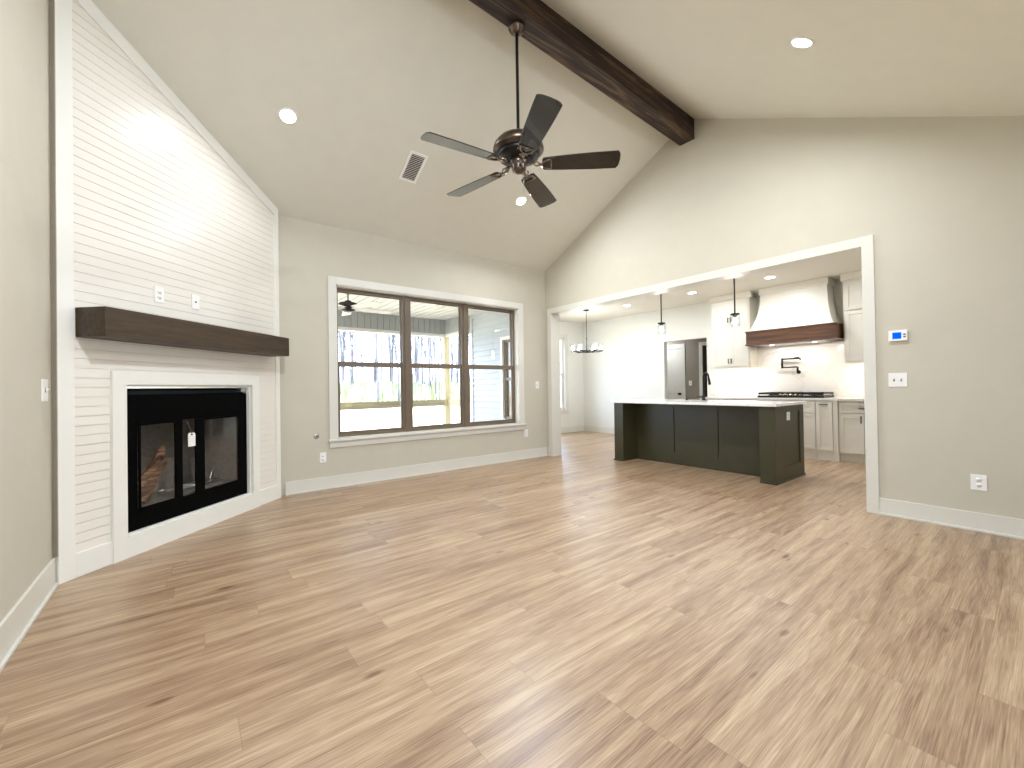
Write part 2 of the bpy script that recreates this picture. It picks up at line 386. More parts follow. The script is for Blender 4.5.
# ------------------------------------------------------------------ windows
def window_y(name, x0, x1, z0, z1, yw, yf, bays, cas=.09, inside=-1, fm='bronze', sill=True, split=None, th=.16, inner_m='white'):
    """window in a wall across Y; yw room face, yf frame face, bays = [(x0,x1)...]"""
    r = struct_root(name)
    c = MB().box(x0-cas, x0, yw-.018, yw, z0-.02, z1+cas).box(x1, x1+cas, yw-.018, yw, z0-.02, z1+cas).box(x0, x1, yw-.018, yw, z1, z1+cas)
    c.build('window_casing', inner_m, r, .002)
    if sill:
        s_ = MB().box(x0-cas-.015, x1+cas+.015, yw-.045, yw-.0, z0-.02, z0+.004).box(x0-cas, x1+cas, yw-.016, yw, z0-.095, z0-.02)
        s_.build('window_sill', inner_m, r, .003)
    j = MB().box(x0, x0+.012, yw, yf, z0, z1).box(x1-.012, x1, yw, yf, z0, z1).box(x0, x1, yw, yf, z1-.012, z1).box(x0, x1, yw, yf, z0-.0, z0+.012)
    j.build('window_jamb', inner_m, r)
    zs = split
    for (a, b) in bays:
        f = MB(); fw = .034; d0, d1 = yf, yf+.07
        f.box(a, a+fw, d0, d1, z0+.012, z1-.012).box(b-fw, b, d0, d1, z0+.012, z1-.012).box(a+fw, b-fw, d0, d1, z1-.012-fw, z1-.012).box(a+fw, b-fw, d0, d1, z0+.012, z0+.012+fw)
        fo = f.build('window_frame', fm, r, .003)
        s1 = MB(); sw = .022; e0, e1 = yf+.014, yf+.038
        A, B = a+fw, b-fw; zb, zt = z0+.012+fw, z1-.012-fw
        # lower sash (inner track)
        s1.box(A, A+sw, e0, e1, zb, zs+.03).box(B-sw, B, e0, e1, zb, zs+.03).box(A+sw, B-sw, e0, e1, zb, zb+.03).box(A+sw, B-sw, e0, e1, zs-.034, zs+.03)
        so = s1.build('sash', fm, r, .002)
        MB().box(A+sw, B-sw, e0+.01, e0+.014, zb+.03, zs-.034).build('pane', 'glass', so)
        s2 = MB(); g0, g1 = yf+.042, yf+.064; sw2 = .012
        s2.box(A, A+sw2, g0, g1, zs-.02, zt).box(B-sw2, B, g0, g1, zs-.02, zt).box(A+sw2, B-sw2, g0, g1, zt-.012, zt).box(A+sw2, B-sw2, g0, g1, zs-.02, zs+.018)
        so = s2.build('sash', fm, r, .002)
        MB().box(A+sw2, B-sw2, g0+.01, g0+.014, zs+.018, zt-.012).build('pane', 'glass', so)
    for (a, b), (c_, d_) in zip(bays, bays[1:]):
        MB().box(b-.001, c_+.001, yf-.012, yf+.07, z0+.012, z1-.012).build('mullion', fm, r, .003)
    return r
window_y('window_1', WX0, WX1, WZ0, WZ1, YW, YW+.09, [(1.407, 2.29), (2.345, 3.199), (3.255, 4.15)], split=1.463)
window_y('window_2', NX0, NX1, NZ0, NZ1, YD, YD+.05, [(5.712, 6.53), (6.57, 7.388)], split=1.45, fm='white')
# side window between dining room and porch (frame faces the porch)
r = struct_root('window_3')
fx0, fx1 = XR+.03, XR+.09
MB().box(fx0-.05, fx0, 5.64, 5.70, .49, 2.11).box(fx0-.05, fx0, 6.38, 6.44, .49, 2.11).box(fx0-.05, fx0, 5.70, 6.38, 2.05, 2.11).box(fx0-.05, fx0, 5.70, 6.38, .49, .55).build('window_casing', 'white', r, .002)
MB().box(fx0, fx1, 5.70, 5.75, .55, 2.05).box(fx0, fx1, 6.33, 6.38, .55, 2.05).box(fx0, fx1, 5.75, 6.33, 2.0, 2.05).box(fx0, fx1, 5.75, 6.33, .55, .6).box(fx0, fx1, 5.75, 6.33, 1.28, 1.33).build('window_frame', 'bronze', r, .002)
MB().box(fx0+.03, fx0+.034, 5.75, 6.33, .6, 1.28).build('pane', 'glass', r); MB().box(fx0+.03, fx0+.034, 5.75, 6.33, 1.33, 2.0).build('pane', 'glass', r)
# unseen window added behind the camera as a source of fill daylight
r = struct_root('window_fill')
f = MB().box(.1, .16, YB-.1, YB-.04, .35, 2.45).box(1.54, 1.6, YB-.1, YB-.04, .35, 2.45).box(.16, 1.54, YB-.1, YB-.04, 2.39, 2.45).box(.16, 1.54, YB-.1, YB-.04, .35, .41)
for xx in (.82,): f.box(xx, xx+.06, YB-.1, YB-.04, .41, 2.39)
f.build('window_frame', 'white', r); MB().box(.16, 1.54, YB-.075, YB-.071, .41, 2.39).build('pane', 'glass', r)
portal(((WX0+WX1)/2, YW+.2, 1.48), (-PI/2, 0, 0), 2.76, 1.83)
portal(((NX0+NX1)/2, YD+.16, 1.46), (-PI/2, 0, 0), 1.7, 1.8)
portal((.85, YB-.14, 1.4), (PI/2, 0, 0), 1.5, 2.1)

# doors in the back hall
d = struct_root('door_1')
db = MB().box(hx+.03, hx+.07, 5.31, 5.93, .005, 2.02)
db.build('door_panel', 'white', d, .002)
MB().box(hx+.022, hx+.03, 5.31, 5.41, .005, 2.02).box(hx+.022, hx+.03, 5.83, 5.93, .005, 2.02).box(hx+.022, hx+.03, 5.41, 5.83, 1.9, 2.02).box(hx+.022, hx+.03, 5.41, 5.83, .95, 1.07).box(hx+.022, hx+.03, 5.41, 5.83, .005, .2).build('stile', 'white', d, .002)
MB().lathe([(0, 0), (.028, .0), (.028, .006), (.012, .012), (.012, .04), (.027, .05), (.027, .07), (0, .078)], 16, Matrix.Translation((hx+.022, 5.37, .93)) @ Matrix.Rotation(-PI/2, 4, 'Y')).build('door_handle', 'black', d)
S('trim_5', MB().box(hx-.016, hx, 5.22, 5.30, 0, 2.11).box(hx-.016, hx, 5.94, 6.02, 0, 2.11).box(hx-.016, hx, 5.30, 5.94, 2.03, 2.11), 'white')
S('trim_6', MB().box(hx-.016, hx, 4.80, 4.88, 0, 2.11).box(hx-.016, hx, 3.92, 4.0, 0, 2.11).box(hx-.016, hx, 4.0, 4.80, 2.03, 2.11), 'white')

# ------------------------------------------------------------------ fireplace wall (diagonal); local x along the wall, local -y towards the room
A = Vector((-.615-.0127, 3.674+.0127, 0)); LF = 1.992
FR = Matrix.Translation(A) @ Matrix.Rotation(PI/4, 4, 'Z')
def fz(s): return ceil_z(A.y+.70711*s)
FS0, FS1, FZ0, FZ1 = .395, 1.578, .147, 1.207
fw = struct_root('wall_fireplace', A, PI/4)
MB().box(-.004, 0, -.011, .05, .17, fz(0)).box(-.006, -.004, .018, .022, .17, fz(0)).build('side_return', 'strip', fw)
b = MB()
b.prism([(0, 0), (FS0, 0), (FS0, fz(FS0)), (0, fz(0))], .006, .12)
b.prism([(FS1, 0), (LF, 0), (LF, fz(LF)), (FS1, fz(FS1))], .006, .12)
b.prism([(FS0, FZ1), (FS1, FZ1), (FS1, fz(FS1)), (FS0, fz(FS0))], .006, .12).box(FS0, FS1, .006, .12, 0, FZ0)
b.build('wall_core', 'shiplap', fw)
# shiplap boards
b = MB(); BH = .0612; s0, s1 = .088, 1.93
def inv(z):  # s where the top rail's lower edge is at height z
    return (fz(0)-.105-z)/(SLL*.70711)
n = 0; z = .15
while z < fz(0):
    za, zb = z, z+BH-.0035
    sa = inv(zb); se = min(s1, inv(za))
    if se <= s0+.02: break
    t0 = min(s1, sa)
    segs = [(s0, .302), (1.669, s1)] if za < 1.30-.01 else [(s0, s1)]
    for q0, q1 in segs:
        if q1 > se+1e-6 or t0 < q1:
            top = max(min(q1, t0), q0); bot = min(q1, se)
            b.prism([(q0, za), (bot, za), (top, zb), (q0, zb)] if top > q0+1e-4 else [(q0, za), (bot, za), (q0, zb)], 0, .008)
        else: b.prism([(q0, za), (q1, za), (q1, zb), (q0, zb)], 0, .008)
    z += BH
b.build('shiplap_boards', 'shiplap', fw)
b = MB()
b.prism([(0, 0), (.09, 0), (.09, fz(.09)), (0, fz(0))], -.012, .006).prism([(1.93, 0), (LF, 0), (LF, fz(LF)), (1.93, fz(1.93))], -.012, .006)
b.box(.09, 1.93, -.012, .006, 0, .15)
b.prism([(.09, fz(.09)-.105), (1.93, fz(1.93)-.105), (1.93, fz(1.93)), (.09, fz(.09))], -.012, .006)
b.build('frame_trim', 'fpwhite', fw, .002)

fp = thing('fireplace', 'black built-in fireplace with glass doors in a white surround on the shiplap wall', 'fireplace', A, PI/4)
b = MB()
b.box(.302, FS0, -.022, .006, .0, 1.302).box(FS1, 1.669, -.022, .006, 0, 1.302).box(FS0, FS1, -.022, .006, FZ1, 1.302).box(FS0, FS1, -.022, .006, 0, FZ0)
b.build('surround', 'fpwhite', fp)
b = MB().box(FS0, FS0+.012, .006, .13, FZ0, FZ1).box(FS1-.012, FS1, .006, .13, FZ0, FZ1).box(FS0, FS1, .006, .13, FZ0, FZ0+.01).box(FS0, FS1, .006, .13, FZ1-.01, FZ1)
b.build('reveal', 'fpwhite', fp)
# firebox shell
I0, I1, J0, J1 = .415, 1.567, .152, 1.182
fy = .035    # face of the black insert
b = MB()
b.box(I0, I1, .50, .52, J0, J1).box(I0, I0+.02, fy+.03, .50, J0, J1).box(I1-.02, I1, fy+.03, .50, J0, J1).box(I0, I1, fy+.03, .50, J1-.02, J1).box(I0, I1, fy+.03, .50, J0, J0+.02)
b.build('firebox', 'firebox', fp)
b = MB()
b.box(.50, 1.46, .44, .455, .30, 1.0)
b.prism([(.46, .07), (.475, .07), (.515, .44), (.50, .44)], .30, 1.0, 'z'); b.prism([(1.495, .07), (1.48, .07), (1.445, .44), (1.46, .44)], .30, 1.0, 'z')
b.box(.46, 1.495, .07, .455, .27, .295)
b.build('firebrick_lining', 'refractory', fp)
b = MB()
b.box(I0, .515, fy, fy+.03, J0, 1.13).box(1.47, I1, fy, fy+.03, J0, 1.13).box(.515, 1.47, fy, fy+.03, .925, 1.13).box(.515, 1.47, fy, fy+.03, J0, .298)
b.build('face_frame', 'firebox', fp, .003)
b = MB().box(I0+.01, I1-.08, fy+.03, fy+.045, 1.135, 1.18)
b.box(I0+.01, I1-.08, fy+.0, fy+.03, 1.152, 1.160)
b.build('louver', mat('smoked_steel', '22262a', .3, metal=.8), fp)
b = MB().box(I1-.07, I1-.005, fy-.004, fy+.04, 1.14, 1.181); b.build('bracket', 'steel', fp, .003)
for nm_, (a, c_) in (('door_left', (.515, .985)), ('door_right', (.985, 1.47))):
    dr = MB()
    if nm_ == 'door_left':
        dr.box(.515, .53, fy-.012, fy, .298, .925).box(.80, .865, fy-.012, fy, .298, .925)
        dr.box(.53, .80, fy-.012, fy, .91, .925).box(.53, .80, fy-.012, fy, .298, .312); g = (.53, .80)
    else:
        dr.box(1.455, 1.47, fy-.012, fy, .298, .925).box(.985, 1.075, fy-.012, fy, .298, .925)
        dr.box(1.075, 1.455, fy-.012, fy, .91, .925).box(1.075, 1.455, fy-.012, fy, .298, .312); g = (1.075, 1.455)
    d_ = dr.build('glass_door', 'firebox', fp, .002)
    MB().box(g[0], g[1], fy-.006, fy-.003, .312, .91).build('glass_pane', 'glass', d_)
# gas burner and grate
b = MB()
for yy in (.16, .22, .28): b.tube([(.90, yy, .335), (1.40, yy, .335)], .008, 8)
b.tube([(1.25, .15, .34), (1.30, .17, .43), (1.34, .2, .44), (1.37, .24, .34)], .009, 8); b.box(.9, 1.4, .14, .30, .296, .318)
b.build('burner_grate', 'steel', fp)
# crumpled paper/log bundle leaning inside
b = MB()
random.seed(3)
pts = [(.56, .13, .36), (.62, .14, .42), (.70, .16, .50), (.78, .18, .58), (.84, .2, .66), (.87, .21, .70)]
b.tube(pts, [.045, .055, .045, .038, .028, .016], 9)
b.tube([(.60, .1, .33), (.68, .12, .43), (.76, .13, .54), (.83, .14, .60)], [.025, .035, .025, .012], 7)
for v in b.b.verts: v.co += Vector((random.uniform(-.012, .012), random.uniform(-.01, .01), random.uniform(-.012, .012)))
o = b.build('log_bundle', 'log', None, loc=A, rotz=PI/4, label='brown crumpled paper bundle leaning inside the fireplace behind the left glass door', category='bundle')
for p in o.data.polygons: p.use_smooth = False
tg = thing('hang_tag', 'small white paper tag hanging between the fireplace doors', 'tag', FR @ Vector((.94, fy-.02, .755)), PI/4)
MB().prism([(-.034, -.055), (.034, -.055), (.034, .045), (.024, .058), (-.024, .058), (-.034, .045)], 0, .002).build('card', 'plate', tg)
MB().tube([(0, -.001, .048), (-.01, .002, .09), (-.018, .01, .12), (-.03, .012, .15)], .0022, 6).build('string', 'slot', tg)
MB().box(-.01, .01, -.001, 0, .038, .048).build('eyelet', 'slot', tg)

# mantel
S_ = MB().box(.102, 1.858, -.218, -.0, 1.506, 1.694)
mo = S_.build('mantel_shelf', 'mantel', None, .004, loc=A, rotz=PI/4, label='long dark stained wood beam mantel across the white shiplap wall', category='mantel')

# ------------------------------------------------------------------ wall plates
def plate(name, label, cat, loc, rotz, wd, ht, kind, group=None, n=1):
    """local x along the wall, local -y into the room"""
    t = thing(name, label, cat, loc, rotz, group)
    MB().box(-wd/2, wd/2, -.006, 0, -ht/2, ht/2).build('cover_plate', 'plate', t, .002)
    for i in range(n):
        cx = (i-(n-1)/2)*.046
        if kind == 'outlet':
            for dz in (-.02, .02):
                f = MB().lathe([(0, 0), (.016, 0), (.016, .002), (0, .002)], 18, Matrix.Translation((cx, -.006, dz)) @ Matrix.Rotation(PI/2, 4, 'X')).build('receptacle', 'plate', t)
                MB().box(cx-.007, cx-.005, -.0087, -.008, dz-.003, dz+.006).box(cx+.005, cx+.007, -.0087, -.008, dz-.003, dz+.005).lathe([(0, .0), (.0022, 0), (.0022, .0007), (0, .0007)], 10, Matrix.Translation((cx, -.008, dz-.008)) @ Matrix.Rotation(PI/2, 4, 'X')).build('slots', 'slot', f)
        elif kind == 'switch':
            MB().box(cx-.005, cx+.005, -.008, -.006, -.012, .012).build('collar', 'slot', t)
            MB().prism([(-.006, -.004), (-.022, .006), (-.022, .010), (-.006, .008)], cx-.004, cx+.004, 'x').build('toggle', 'plate', t, .001)
        elif kind == 'rocker':
            MB().box(cx-.016, cx+.016, -.009, -.006, -.033, .033).build('rocker', 'plate', t, .001)
        elif kind == 'blank':
            MB().lathe([(0, 0), (.007, 0), (.006, .004), (0, .004)], 12, Matrix.Translation((cx, -.006, 0)) @ Matrix.Rotation(PI/2, 4, 'X')).build('jack', 'slot', t)
    return t
WYr, WXr, WXl = 0, -PI/2, PI/2     # facing -y wall: rot 0 ; wall x=XR facing -x: local -y -> -x : rot -90 ; left wall facing +x: rot +90
plate('wall_outlet', 'white outlet low on the window wall left below the window sill', 'outlet', (1.233, YW, .369), 0, .072, .117, 'outlet')
plate('wall_outlet', 'white outlet beneath the right end of the window sill', 'outlet', (4.29, YW, .41), 0, .072, .117, 'outlet')
plate('light_switch', 'white light switch on the window wall beside the kitchen opening casing', 'switch', (4.54, YW, 1.18), 0, .072, .117, 'switch')
plate('light_switch', 'white two-gang toggle switch plate below the thermostat', 'switch', (XR, .787, 1.163), WXr, .118, .117, 'switch', n=2)
plate('wall_outlet', 'white outlet low on the right wall above the baseboard', 'outlet', (XR, .341, .372), WXr, .085, .117, 'outlet')
plate('light_switch', 'white toggle switch on the left wall near the fireplace corner', 'switch', (XL, 3.53, 1.171), WXl, .122, .128, 'switch')
plate('wall_outlet', 'white outlet on the shiplap above the mantel, with dark sockets', 'outlet', FR @ Vector((.652, 0, 1.895)), PI/4, .076, .12, 'outlet')
plate('cable_outlet', 'white cable plate on the shiplap, right of the outlet above the mantel', 'cable plate', FR @ Vector((.968, 0, 1.9)), PI/4, .072, .117, 'blank')
plate('light_switch', 'white rocker switch on the dining wall left of the dark doorway', 'switch', (XK, 5.505, 1.176), WXr, .118, .117, 'rocker', n=2)
plate('light_switch', 'small white switch plate inside the dark back hall', 'switch', (hx, 5.10, 1.18), WXr, .072, .117, 'switch')
plate('light_switch', 'wide white rocker switch plate on the backsplash, left of the pair', 'switch', (XK-.02, 3.61, 1.166), WXr, .118, .117, 'rocker', n=2)
plate('wall_outlet', 'narrow white outlet plate on the backsplash beside the rocker switches', 'outlet', (XK-.02, 3.42, 1.163), WXr, .072, .117, 'outlet')
# gas key valve
gv = thing('gas_key_valve', 'small round chrome gas key valve left of the window sill', 'valve', (1.165, YW, .62), 0)
RX = Matrix.Rotation(PI/2, 4, 'X')
MB().lathe([(0, 0), (.03, 0), (.03, .003), (.024, .007), (.012, .008), (0, .008)], 24, RX).build('escutcheon', 'steel', gv)
MB().lathe([(0, .008), (.009, .008), (.009, .012), (0, .012)], 12, RX).build('key_hole', 'slot', gv)
# thermostat
th = thing('thermostat', 'white wall thermostat with a lit blue screen', 'thermostat', (XR, .778, 1.535), WXr)
MB().box(-.06, .06, -.024, 0, -.045, .045).build('housing', 'plate', th, .005)
MB().box(-.034, .022, -.0255, -.024, -.026, .028).build('screen', 'screen', th)
MB().box(.034, .05, -.026, -.024, .004, .014).box(.034, .05, -.026, -.024, -.016, -.006).build('button', 'slot', th)

# ------------------------------------------------------------------ ceiling beam, fan, vent, lights
# the beam runs very slightly askew to the ridge
bm_ = MB(); ends = []
for x in (XL, XR):
    sh = .0285*(x-XR)
    ys_ = [2.528+sh, 2.712+sh]; mid = min(max(RY, ys_[0]+.01), ys_[1]-.01)
    ends.append([bm_.b.verts.new((x, y, z)) for y, z in ((ys_[0], 4.049), (ys_[1], 4.049), (ys_[1], ceil_z(ys_[1])+.005), (mid, ceil_z(mid)+.005), (ys_[0], ceil_z(ys_[0])+.005))])
bm_.b.faces.new(ends[0]); bm_.b.faces.new(ends[1][::-1])
for k in range(5): bm_.b.faces.new([ends[0][k], ends[1][k], ends[1][(k+1) % 5], ends[0][(k+1) % 5]])
bm_.build('ceiling_beam', 'beam', None, .004, label='dark rough-sawn timber beam along the ceiling ridge', category='beam')

FC = Vector((2.113, 2.588, 0))
fan = thing('ceiling_fan', 'large bronze five-blade ceiling fan hanging from the timber beam', 'ceiling fan', (FC.x, FC.y, 4.049))
Z0 = 4.049
def zz(z): return z-Z0-.02
MB().lathe([(0, 0), (.066, 0), (.068, -.012), (.062, -.028), (.046, -.036), (.042, -.048), (.03, -.056), (.018, -.06), (0, -.06)]).build('canopy', 'bronzed', fan)
MB().lathe([(.0125, -.05), (.0125, zz(3.17))], 14).build('downrod', 'black', fan)
MB().lathe([(0, zz(3.20)), (.03, zz(3.20)), (.04, zz(3.17)), (.10, zz(3.16)), (.165, zz(3.145)), (.195, zz(3.11)), (.205, zz(3.07)), (.19, zz(3.055)), (.18, zz(3.055)), (.18, zz(3.045)), (0, zz(3.045))]).build('motor_housing', 'bronzed', fan)
MB().lathe([(0, zz(3.048)), (.172, zz(3.044)), (.16, zz(3.01)), (.085, zz(2.99)), (.0, zz(2.99))]).build('flywheel', 'black', fan)
MB().lathe([(.05, zz(3.0)), (.07, zz(2.985)), (.072, zz(2.95)), (.05, zz(2.935)), (.058, zz(2.925)), (.05, zz(2.90)), (.025, zz(2.885)), (0, zz(2.88))]).build('switch_housing', 'bronzed', fan)
MB().tube([(.03, -.02, zz(2.92)), (.03, -.02, zz(2.72))], .0012, 5).build('pull_chain', 'steel', fan)
def blade(parent, L0, L1, w0, w1, ang, zb, pitch, m, irons):
    R_ = Matrix.Rotation(ang, 4, 'Z') @ Matrix.Translation((0, 0, zb)) @ Matrix.Rotation(pitch, 4, 'X')
    pts = []
    k = 10
    top = []
    for i in range(k+1):
        t = i/k; wd = w0+(w1-w0)*math.sin(t*PI/2)**.8
        top.append((L0+(L1-.02-L0)*t, wd/2))
    tip = [(L1-.006, w1/2-.02), (L1, w1/4), (L1+.002, 0)]
    half = [(L0-.01, w0/2-.02)]+top+tip
    poly = half+[(x, -y) for x, y in half[::-1] if y > 1e-6]
    bl = MB().prism(poly, -.004, .004, 'z', R_).build('blade', m, parent, .001)
    if irons:
        b = MB()
        # horseshoe bracket under the blade and an arm to the motor
        arc = [R_ @ Vector((L0+.075+.0*a, 0, 0)) for a in (0,)]
        loop = []
        for i in range(13):
            a = PI/2+PI*i/12
            loop.append(R_ @ Vector((L0+.06+.075*math.cos(a), .048*math.sin(a), -.008)))
        b.tube(loop, .006, 6)
        b.tube([R_ @ Vector((L0+.06, .048, -.008)), R_ @ Vector((L0+.06, -.048, -.008))], .006, 6)
        e = R_ @ Vector((L0-.015, 0, -.008)); inn = Matrix.Rotation(ang, 4, 'Z') @ Vector((.10, 0, zb+.025))
        mid = (e+inn)/2+Vector((0, 0, -.02))
        b.tube([inn, mid, e], [.014, .011, .008], 8)
        b.tube([inn+Vector((0, 0, .0)), (inn+e)/2+(Matrix.Rotation(ang, 4, 'Z') @ Vector((0, .03, -.005))), e], [.008, .006, .006], 6)
        b.tube([inn+Vector((0, 0, .0)), (inn+e)/2+(Matrix.Rotation(ang, 4, 'Z') @ Vector((0, -.03, -.005))), e], [.008, .006, .006], 6)
        b.build('blade_iron', 'iron', bl)
for a in (29.5, 101.5, 173.5, 245.5, 317.5):
    blade(fan, .20, .797, .125, .178, math.radians(a), zz(2.952), math.radians(-13), 'blade_dark', True)

# return-air vent on the left slope
def slope_frame(x, y):
    """matrix on the window-side slope: local z = downward normal, local y = up the slope"""
    z = ceil_z(y); n = Vector((0, -SLL, -1)).normalized() if y > RY else Vector((0, SLR, -1)).normalized()
    xa = Vector((1, 0, 0)); ya = n.cross(xa)
    return Matrix(((xa.x, ya.x, n.x, x), (xa.y, ya.y, n.y, y), (xa.z, ya.z, n.z, z), (0, 0, 0, 1)))
vt = thing('ceiling_vent', 'white slatted air vent on the sloped ceiling left of the fan', 'vent')
vt.matrix_world = slope_frame(1.95, 4.20)
VW, VH = .20, .37
MB().box(-VW/2, -VW/2+.028, -VH/2, VH/2, 0, .008).box(VW/2-.028, VW/2, -VH/2, VH/2, 0, .008).box(-VW/2+.028, VW/2-.028, -VH/2, -VH/2+.028, 0, .008).box(-VW/2+.028, VW/2-.028, VH/2-.028, VH/2, 0, .008).build('frame', 'plate', vt, .002)
MB().box(-VW/2+.02, VW/2-.02, -VH/2+.02, VH/2-.02, .0005, .0015).build('backing', 'slot', vt)
b = MB()
for i in range(15):
    y = -VH/2+.04+i*(VH-.08)/14
    b.box(-VW/2+.028, VW/2-.028, -.0055, .0055, -.0008, .0008, Matrix.Translation((0, y, .005)) @ Matrix.Rotation(.6, 4, 'X'))
b.build('slats', 'plate', vt)

def can(label, M, power, group=None, r=.075):
    t = thing('recessed_light', label, 'ceiling light', group=group); t.matrix_world = M
    MB().lathe([(r*.80, .001), (r*.83, .006), (r, .005), (r*1.02, .0)], 32).build('trim_ring', 'plate', t)
    MB().lathe([(0, .004), (r*.80, .004)], 32).build('lens', 'led', t)
    l = lamp('lamp', 'AREA', t, (0, 0, .012), power, shape='DISK', size=r*1.6, spread=math.radians(172))
    l.rotation_euler = (PI, 0, 0)
    return t
can('round recessed light in the sloped ceiling above the fireplace', slope_frame(.723, 4.116), CAN_POWER*.33)
can('round recessed light in the sloped ceiling just below the fan', slope_frame(3.434, 4.17), CAN_POWER)
can('round recessed light in the right-hand ceiling slope beyond the beam', slope_frame(3.392, 1.02), CAN_POWER)
can('round recessed light in the right-hand ceiling slope above the left side of the room', slope_frame(.723, 1.02), CAN_POWER*1.5)
DOWN = Matrix.Rotation(PI, 4, 'X')
def kcan(label, x, y): return can(label, Matrix.Translation((x, y, KC)) @ DOWN, KITCHEN_CAN, r=.08)
kcan('round recessed light in the kitchen ceiling in front of the range hood', 7.0, 2.58)
kcan('round recessed light in the kitchen ceiling near the tall left upper cabinet', 7.0, 3.82)
kcan('round recessed light in the kitchen ceiling near the opening casing', 6.9, 1.1)
kcan('round recessed light in the kitchen ceiling towards the dining corner', 7.0, 5.2)

can('added unseen fill light in the back hall ceiling beyond the kitchen doorway', Matrix.Translation((8.75, 5.75, 2.5)) @ DOWN, 4, r=.07)  # unseen lamp added to brighten the white hall door

# ------------------------------------------------------------------ pendants and chandelier
def pendant(label, x, y, zcap):
    t = thing('pendant_light', label, 'pendant light', (x, y, KC), 0)
    MB().lathe([(0, 0), (.06, 0), (.06, -.012), (.02, -.02), (0, -.02)], 24).build('canopy', 'black', t)
    MB().lathe([(.009, -.015), (.009, zcap-KC)], 10).build('stem', 'black', t)
    MB().lathe([(0, zcap-KC+.012), (.055, zcap-KC+.008), (.058, zcap-KC-.008), (.02, zcap-KC-.02), (.018, zcap-KC-.05), (0, zcap-KC-.05)], 24).build('cap', 'black', t)
    z = zcap-KC
    MB().lathe([(.04, z-.012), (.06, z-.02), (.062, z-.17), (.060, z-.17), (.058, z-.022), (.04, z-.015)], 28).build('glass_shade', 'shade', t)
    MB().lathe([(0, z-.045), (.012, z-.05), (.022, z-.085), (.026, z-.105), (.02, z-.13), (0, z-.14)], 16).build('bulb', 'bulb', t)
    lamp('lamp', 'POINT', t, (0, 0, z-.19), 1, shadow_soft_size=.04)
pendant('black stem glass pendant light over the island, nearer the dining end', 5.72, 3.62, 2.09)
pendant('black stem glass pendant light over the island, in front of the upper cabinets', 5.72, 2.537, 2.07)

ch = thing('chandelier', 'black ring chandelier with clear glass shades in the dining corner', 'chandelier', (6.66, 5.98, KC))
MB().lathe([(0, 0), (.065, 0), (.065, -.02), (.02, -.03), (0, -.03)], 24).build('canopy', 'black', ch)
MB().lathe([(.006, -.02), (.006, -.62)], 8).build('stem', 'black', ch)
zr = 1.88-KC
MB().lathe([(0, -.58), (.012, -.59), (.012, zr+.02), (.03, zr), (.03, zr-.02), (0, zr-.03)], 14).build('hub', 'black', ch)
ringp = [(.30*math.cos(2*PI*i/40), .30*math.sin(2*PI*i/40), zr) for i in range(40)]
rb = MB().tube(ringp, .009, 8, closed=True)
for i in range(3): rb.tube([(.30*math.cos(PI*i/3+.3), .30*math.sin(PI*i/3+.3), zr), (-.30*math.cos(PI*i/3+.3), -.30*math.sin(PI*i/3+.3), zr)], .007, 8)
rb.build('ring', 'black', ch)
for i in range(6):
    a = PI*i/3+.3; T = Matrix.Translation((.30*math.cos(a), .30*math.sin(a), zr))
    MB().lathe([(0, -.012), (.02, -.01), (.034, .015), (.034, .024), (0, .024)], 16, T).build('socket_cup', 'black', ch)
    sh = MB().lathe([(.03, .024), (.042, .026), (.044, .16), (.042, .16), (.040, .03)], 20, T).build('glass_shade', 'shade', ch)
    MB().lathe([(0, .03), (.012, .035), (.019, .075), (.012, .11), (0, .125)], 12, T).build('bulb', 'bulb', sh)
lamp('lamp', 'POINT', ch, (0, 0, zr+.25), 4, shadow_soft_size=.15)

# ------------------------------------------------------------------ kitchen island
isl = thing('kitchen_island', 'dark olive kitchen island with a white countertop', 'kitchen island', (5.223, 1.905, 0))
IL, ID, IH = 2.245, .895, .885
b = MB()
b.box(.36, ID, .165, IL-.16, .0, IH)      # cabinet body behind the recess
b.build('cabinet_body', 'green', isl)
def frame_x(x, y0, y1, z0, z1, st, dp=.012):   # shaker frame on a plane x (facing -x)
    return MB().box(x-dp, x, y0, y0+st, z0, z1).box(x-dp, x, y1-st, y1, z0, z1).box(x-dp, x, y0+st, y1-st, z1-st, z1).box(x-dp, x, y0+st, y1-st, z0, z0+st)
ys = [.165, .165+(IL-.325)/3, .165+2*(IL-.325)/3, IL-.16]
b = MB(); X_ = .36; G = .007
b.box(X_-.014, X_, ys[0], ys[-1], 0, .16).box(X_-.014, X_, ys[0], ys[-1], .815, IH)
for y0, y1 in zip(ys, ys[1:]): b.box(X_-.014, X_, y0+(G if y0 > ys[0] else 0), y1-(G if y1 < ys[-1] else 0), .16, .815)
b.build('back_panel_frame', 'green', isl, .001)
for (y0, y1) in ((0.012, .168), (IL-.163, IL)):
    MB().box(.012 if y0 < .1 else 0, ID if y0 < .1 else ID, y0, y1, 0, IH).build('end_post', 'green', isl, .002)
# right end panel (faces the great room's right side)
b = MB().box(.012, .25, 0, .012, 0, IH).box(.765, ID, 0, .012, 0, IH).box(.25, .765, 0, .012, 0, .17).box(.25, .765, 0, .012, .81, IH)
b.build('end_panel_frame', 'green', isl, .001)
MB().prism([(-.012, IL-.163), (0, IL-.163), (0, IL), (ID, IL), (ID, IL+.012), (-.012, IL+.012)], 0, .02, 'z').build('shoe_molding', 'green', isl, .002)
b = MB().prism([(-.0, -.012), (ID, -.012), (ID, 0), (.012, 0), (.012, .168), (0, .168)], 0, .022, 'z')
b.build('shoe_molding', 'green', isl)
MB().box(-.02, ID+.035, -.025, IL+.05, IH, .918).build('countertop', 'slab', isl, .003)
ob = plate('island_outlet', 'white outlet on the olive end panel of the kitchen island', 'outlet', (5.65, 1.917, .757), 0, .095, .10, 'outlet')
